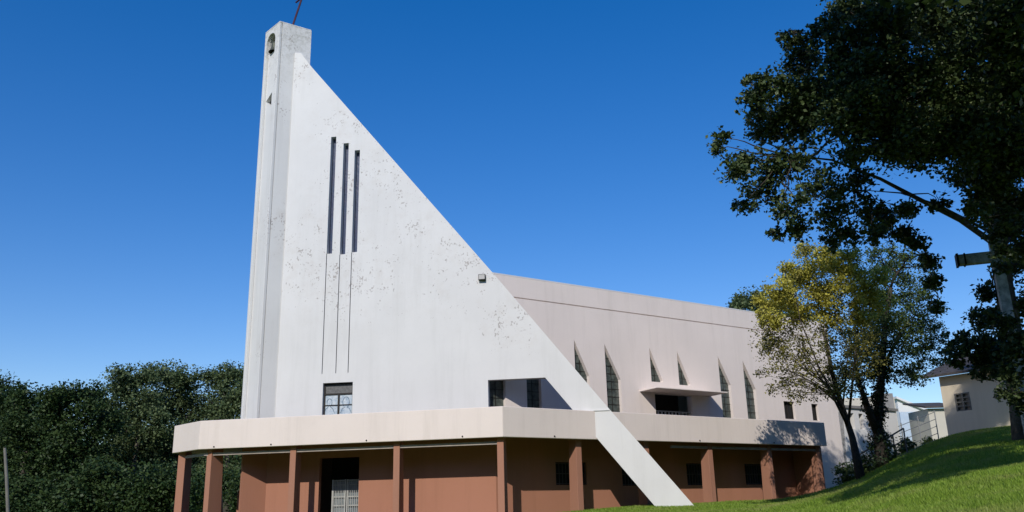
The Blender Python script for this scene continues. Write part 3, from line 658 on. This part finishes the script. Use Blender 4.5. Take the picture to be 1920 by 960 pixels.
# unseen tree added out of frame, crown clumps placed to shade the near lawn
src = []
for px, Yg_ in [(1560, 34), (1580, 29), (1600, 32), (1620, 25), (1640, 29), (1650, 21), (1670, 25), (1680, 18), (1700, 21), (1710, 29), (1720, 16.5), (1745, 25), (1750, 20), (1790, 28), (1800, 23.5), (1830, 20), (1840, 26), (1850, 17), (1880, 22), (1890, 18), (1910, 28), (1930, 21), (1940, 17), (1760, 32), (1820, 31), (1530, 36), (1590, 36), (1660, 33)]:
    q = at(px, 930, Yg_); P = Vector((q.x, q.y, gz1(q.x, q.y))); t = 9.0
    while True:
        c = P - LD*t; u = proj(c)
        if (u[1] < -150 or u[0] > 2080 or (c-EYE).dot(Fv) < 1) or t > 40: break
        t += .5
    src.append((c, 1.15))
tb = (10.5, 1.0); tz_ = gz1(*tb)
tree('added_shade_tree', 'unseen tree added outside the frame to shade the near lawn', 'tree', [Vector((*tb, tz_-.3)), Vector((10.3, 1.5, 4)), Vector((9.6, 3, 7)), Vector((9, 4.5, 9.5))], src, m_l_dark, m_bark2, 2300, .14, trad=.3, ntw=2)

# yellow tree and green companion with ivy
yb = at(1612, 872, 33.5); gy_ = gz1(yb.x, yb.y)
yt = [Vector((yb.x, yb.y, gy_-.3)), at(1598, 820, 33.5), at(1580, 765, 33.3), at(1560, 700, 33), at(1545, 620, 33)]
yl = [([at(1590, 800, 33.4), at(1560, 740, 32.8), at(1520, 680, 32.4), at(1480, 620, 32)], .06), ([at(1582, 770, 33.3), at(1540, 700, 32.4), at(1500, 600, 32), at(1490, 540, 32)], .05),
      ([at(1590, 800, 33.4), at(1600, 700, 33), at(1610, 600, 33), at(1600, 520, 33)], .06), ([at(1580, 765, 33.3), at(1530, 720, 32.6), at(1470, 690, 32.2), at(1440, 650, 32)], .04), ([at(1580, 765, 33.3), at(1590, 660, 32.7), at(1560, 560, 32.5)], .04)]
def scatter(l, Y, n, jr): return B(l, Y, jr)
ytop = [(1510, 470, 22), (1545, 475, 24), (1420, 560, 14), (1430, 590, 16), (1580, 480, 22), (1650, 520, 24), (1600, 480, 20), (1475, 500, 16), (1460, 545, 30), (1490, 520, 32), (1520, 505, 34), (1560, 500, 36), (1600, 515, 34), (1440, 575, 26), (1480, 560, 34), (1530, 545, 40), (1580, 550, 40), (1630, 545, 32), (1450, 600, 26), (1500, 590, 30), (1560, 590, 32), (1610, 590, 34), (1640, 570, 26)]
ylow = [(1432, 620, 24), (1436, 660, 22), (1440, 640, 26), (1425, 700, 12), (1470, 720, 20), (1450, 730, 14), (1510, 720, 24), (1560, 730, 22), (1500, 670, 28), (1550, 700, 28), (1460, 640, 26), (1590, 730, 20), (1545, 620, 34), (1600, 650, 34), (1480, 610, 26), (1445, 640, 22), (1470, 660, 26), (1450, 690, 20), (1480, 700, 26), (1500, 640, 28), (1520, 690, 26), (1490, 740, 20), (1540, 650, 30), (1580, 640, 32), (1570, 690, 26), (1620, 640, 32), (1530, 735, 18), (1600, 690, 28), (1640, 620, 30), (1640, 680, 26)]
def low_leaves(root):
    q = B(ylow + [(a_, b_, c_*.7) for a_, b_, c_ in ytop[::3]], 32.6, 1.5); V, F = leaves([tuple(c) for c, r in q], [r for c, r in q], 1500, .085, sub=14, subr=.45); np_mesh('lower_crown', V, F, m_l_olive, root)
tree('yellow_leaved_tree', 'slender many stemmed tree with bright yellow top in front of the nave end', 'tree', yt, B(ytop, 32.6, 1.3), m_l_yel, m_bark, 3800, .09, limbs=yl + [([at(1570, 740, 33), c_], .022) for c_ in [at(*q[:2], 32.6) for q in ylow]], trad=.15, twig=.012, sub=18, subr=.38, ntw=9, extra=low_leaves)
gbp = at(1650, 848, 36); ggz = gz1(gbp.x, gbp.y)
gt_ = [Vector((gbp.x, gbp.y, ggz-.3)), at(1646, 800, 36), at(1650, 740, 36), at(1655, 670, 36), at(1660, 600, 36), at(1670, 540, 36)]
gl = [([at(1645, 810, 36), at(1625, 760, 35.8), at(1612, 720, 35.6), at(1600, 670, 35.5)], .2), ([at(1655, 690, 36), at(1690, 620, 36.5), at(1720, 580, 37)], .08)]
gbl = B([(1620, 560, 30), (1660, 560, 36), (1760, 580, 20), (1765, 630, 18), (1760, 680, 16), (1690, 620, 44), (1720, 700, 28), (1640, 600, 40), (1640, 690, 30), (1670, 470, 18), (1700, 480, 22), (1735, 500, 20), (1610, 660, 30), (1590, 700, 24), (1570, 720, 20), (1640, 480, 26), (1670, 500, 34), (1700, 520, 34), (1650, 530, 34), (1690, 560, 40), (1730, 560, 30), (1660, 600, 42), (1710, 610, 42), (1745, 610, 26), (1630, 650, 40), (1680, 660, 42), (1725, 660, 34), (1655, 700, 30), (1700, 700, 28), (1600, 620, 30), (1620, 700, 26), (1745, 650, 22), (1740, 530, 20)], 36.5, 1.6)
def ivy(root):
    cs, rs = [], []
    for a_, b_ in zip(gt_[:3], gt_[1:4]):
        for k in range(7): cs.append(tuple(Vector(a_).lerp(Vector(b_), k/7))); rs.append(.43 if a_ is gt_[0] else .33)
    for l, r in gl[:1]:
        for a_, b_ in zip(l[:3], l[1:]):
            for k in range(5): cs.append(tuple(a_.lerp(b_, k/5))); rs.append(.22)
    V, F = leaves(cs, rs, 1800, .10, sub=6, subr=.55); np_mesh('ivy', V, F, m_ivy, root)
tree('ivy_covered_tree', 'round green tree with two ivy covered trunks behind the yellow tree', 'tree', gt_, gbl, m_l_mid, m_bark, 1700, .10, limbs=gl, trad=.22, twig=.014, sub=16, subr=.38, ntw=4, extra=ivy)

# tree seen over the nave roof
p = at(1400, 580, 62); g0 = gz1(p.x, p.y)
tree('tree_beyond_roof', 'dark treetop just showing above the right end of the nave roof', 'tree', [Vector((p.x, p.y, g0)), Vector((p.x, p.y, g0+6)), Vector((p.x, p.y, p.z-1))], B([(1385, 572, 20), (1400, 562, 24), (1425, 560, 26), (1440, 590, 36), (1400, 600, 40), (1470, 570, 30), (1500, 600, 40), (1375, 585, 14)], 62, 1), m_l_wood, m_bark, 900, .2, trad=.35)

# woods at the left: individual trees
woods = [
 (-60, 68, [(-60, 760, 60), (-20, 750, 55), (-70, 830, 70), (0, 770, 45), (-10, 840, 60)]),
 (40, 66, [(20, 760, 36), (45, 745, 30), (70, 770, 38), (30, 800, 48), (75, 820, 46), (30, 850, 46), (80, 870, 40), (50, 900, 40)]),
 (135, 62, [(100, 745, 28), (130, 750, 38), (165, 745, 32), (105, 790, 44), (155, 800, 50), (120, 850, 46), (170, 860, 44), (205, 800, 36), (140, 905, 40), (195, 905, 40)]),
 (250, 70, [(225, 715, 32), (260, 715, 34), (215, 760, 44), (265, 760, 46), (300, 800, 40), (235, 810, 46), (285, 850, 44), (240, 870, 44), (300, 900, 34)]),
 (330, 74, [(290, 705, 26), (320, 705, 30), (350, 712, 30), (330, 750, 46), (370, 770, 46), (300, 760, 36), (350, 820, 40), (390, 830, 40), (320, 840, 34)]),
 (425, 72, [(395, 708, 26), (430, 706, 30), (460, 710, 30), (410, 750, 42), (450, 760, 46), (420, 800, 42), (470, 800, 46), (430, 860, 40), (480, 730, 34), (390, 880, 34), (450, 900, 40)])]
lab = ['broad dark tree at the far left edge of the wood', 'dark tree behind the thin grey pole at the left', 'rounded dark tree left of the tallest crown in the wood', 'tall grey green tree with its crown rising above its neighbours on the left',
       'grey green tree left of the canopy corner in the wood', 'grey green tree directly behind the left side of the bell tower']
for k, (px, Y_, bl) in enumerate(woods):
    p = at(px, 930, Y_); g0 = gz1(p.x, p.y); top = at(px, 790, Y_).z
    tree('woodland_tree', lab[k], 'tree', [Vector((p.x, p.y, g0-.3)), Vector((p.x+.3, p.y, g0+2)), Vector((p.x-.2, p.y, (g0+top)/2)), Vector((p.x, p.y, top))], B(bl, Y_, 2.0), m_l_wood if k > 2 else m_l_wdk, m_bark2, 1100, .2, group='trees of the wood at the left', trad=.35, twig=.03, sub=22, subr=.4, ntw=2)
# undergrowth at the foot of the wood
C_ = []; R_ = []
for k in range(46):
    x = random.uniform(-52, -16); y = random.uniform(56, 60); C_.append((x, y, gz1(x, y)+random.uniform(.2, 2.6))); R_.append(random.uniform(1.2, 1.9))
for k in range(110):
    x = random.uniform(-66, -12); y = random.uniform(78, 92); C_.append((x, y, gz1(max(x, -80), y)+random.uniform(.5, 6.5))); R_.append(random.uniform(1.6, 2.6))
V, F = leaves(C_, R_, 700, .2, sub=14, subr=.45); tag(np_mesh('undergrowth', V, F, m_l_wdk), 'dense dark undergrowth filling the wood at the left', 'undergrowth', kind='stuff')
C_ = []; R_ = []  # unseen trees added behind the camera to cut low sky light
for k in range(260):
    q = math.radians(random.uniform(165, 385)); d = random.uniform(40, 52); x, y = d*math.cos(q), 10+d*math.sin(q); C_.append((x, y, random.uniform(1, 18))); R_.append(random.uniform(3, 4.5))
V, F = leaves(C_, R_, 26, 1.1, sub=8, subr=.6); tag(np_mesh('added_tree_belt', V, F, m_l_dark), 'unseen belt of dark trees added behind the camera to block low sky light', 'added tree belt', kind='stuff')

# pole at the left
p = at(14, 950, 40); tp = at(9, 840, 40); d_ = (tp-p)/(tp.z-p.z); z0 = gz1(p.x, p.y)-.3; bm = NB(); tube(bm, [p+d_*(z0-p.z), p.lerp(tp, .5)+Vector((.02, 0, 0)), tp], [.075, .07, .06], 10)
tag(obj('pole', bm, m_rail), 'thin pale wooden pole standing in front of the wood at the far left', 'pole')

# shrubs on the bank
shr = [(1590, 905, 38.5, 22, 'low shrub at the corner of the nave base'), (1625, 885, 37.5, 22, 'dark leafy shrub below the yellow tree'), (1665, 868, 37, 20, 'dark shrub under the sloping handrail'), (1700, 838, 38.5, 16, 'shrub at the upper end of the handrail'), (1735, 822, 41, 12, 'small shrub by the kerb near the house corner')]
for px, py, Y_, r, lb in shr:
    p = at(px, py, Y_); g0 = gz1(p.x, p.y); rr = r*Y_/FPX; root = empty('shrub'); tag(root, lb, 'shrub', 'shrubs on the bank')
    cs = [(p.x+random.uniform(-.7, .7)*rr, p.y+random.uniform(-.7, .7)*rr, g0+rr*random.uniform(.3, 1.3)) for _ in range(6)]
    V, F = leaves(cs, [rr*.8]*6, 1300, .11, sub=7, subr=.5); np_mesh('foliage', V, F, m_l_mid, root)
    bm = NB()
    for c in cs: tube(bm, wob((p.x, p.y, g0-.1), c, 3, .1), [.025, .02, .014, .008], 5)
    obj('stem', bm, m_bark, root)

# ---------------------------------------------------------------- grass
m_grass = leafmat('grass_blade', (.16, .27, .03), (.32, .45, .065), .35, .2, dry=(.40, .40, .14))
n = 520000
t = rng.uniform(0, 1, n); Yg = 6+34*t**1.15; u = rng.uniform(-.02, .72, n); Xg = u*Yg*1.0
P = np.stack([Xg, Yg], 1); rel = P-np.array([-.462, 30.0]); nn = np.array([-math.sin(math.radians(34)), math.cos(math.radians(34))]); keep = (rel@nn < .2) & ((Yg < 29.5) | (Xg > 0)); P = P[keep]; n = len(P)
z = gz(P[:, 0], P[:, 1])+.03*np.sin(P[:, 0]*1.3+P[:, 1]*.7)*np.sin(P[:, 1]*1.1-P[:, 0]*.4)
h = (.03+.0018*P[:, 1])*rng.uniform(.6, 1.5, n); wd = (.004+.0007*P[:, 1])*rng.uniform(.7, 1.3, n); an = rng.uniform(0, 6.28, n); ln = rng.normal(size=(n, 2))*h[:, None]*.45
V = np.empty((n, 3, 3)); dx = np.stack([np.cos(an)*wd, np.sin(an)*wd], 1)
V[:, 0, :2] = P-dx; V[:, 1, :2] = P+dx; V[:, 2, :2] = P+ln; V[:, 0, 2] = z-.01; V[:, 1, 2] = z-.01; V[:, 2, 2] = z+h
tag(np_mesh('grass', V.reshape(-1, 3), np.arange(n*3).reshape(-1, 3), m_grass), 'short green lawn grass sloping up to the right', 'grass', kind='stuff')
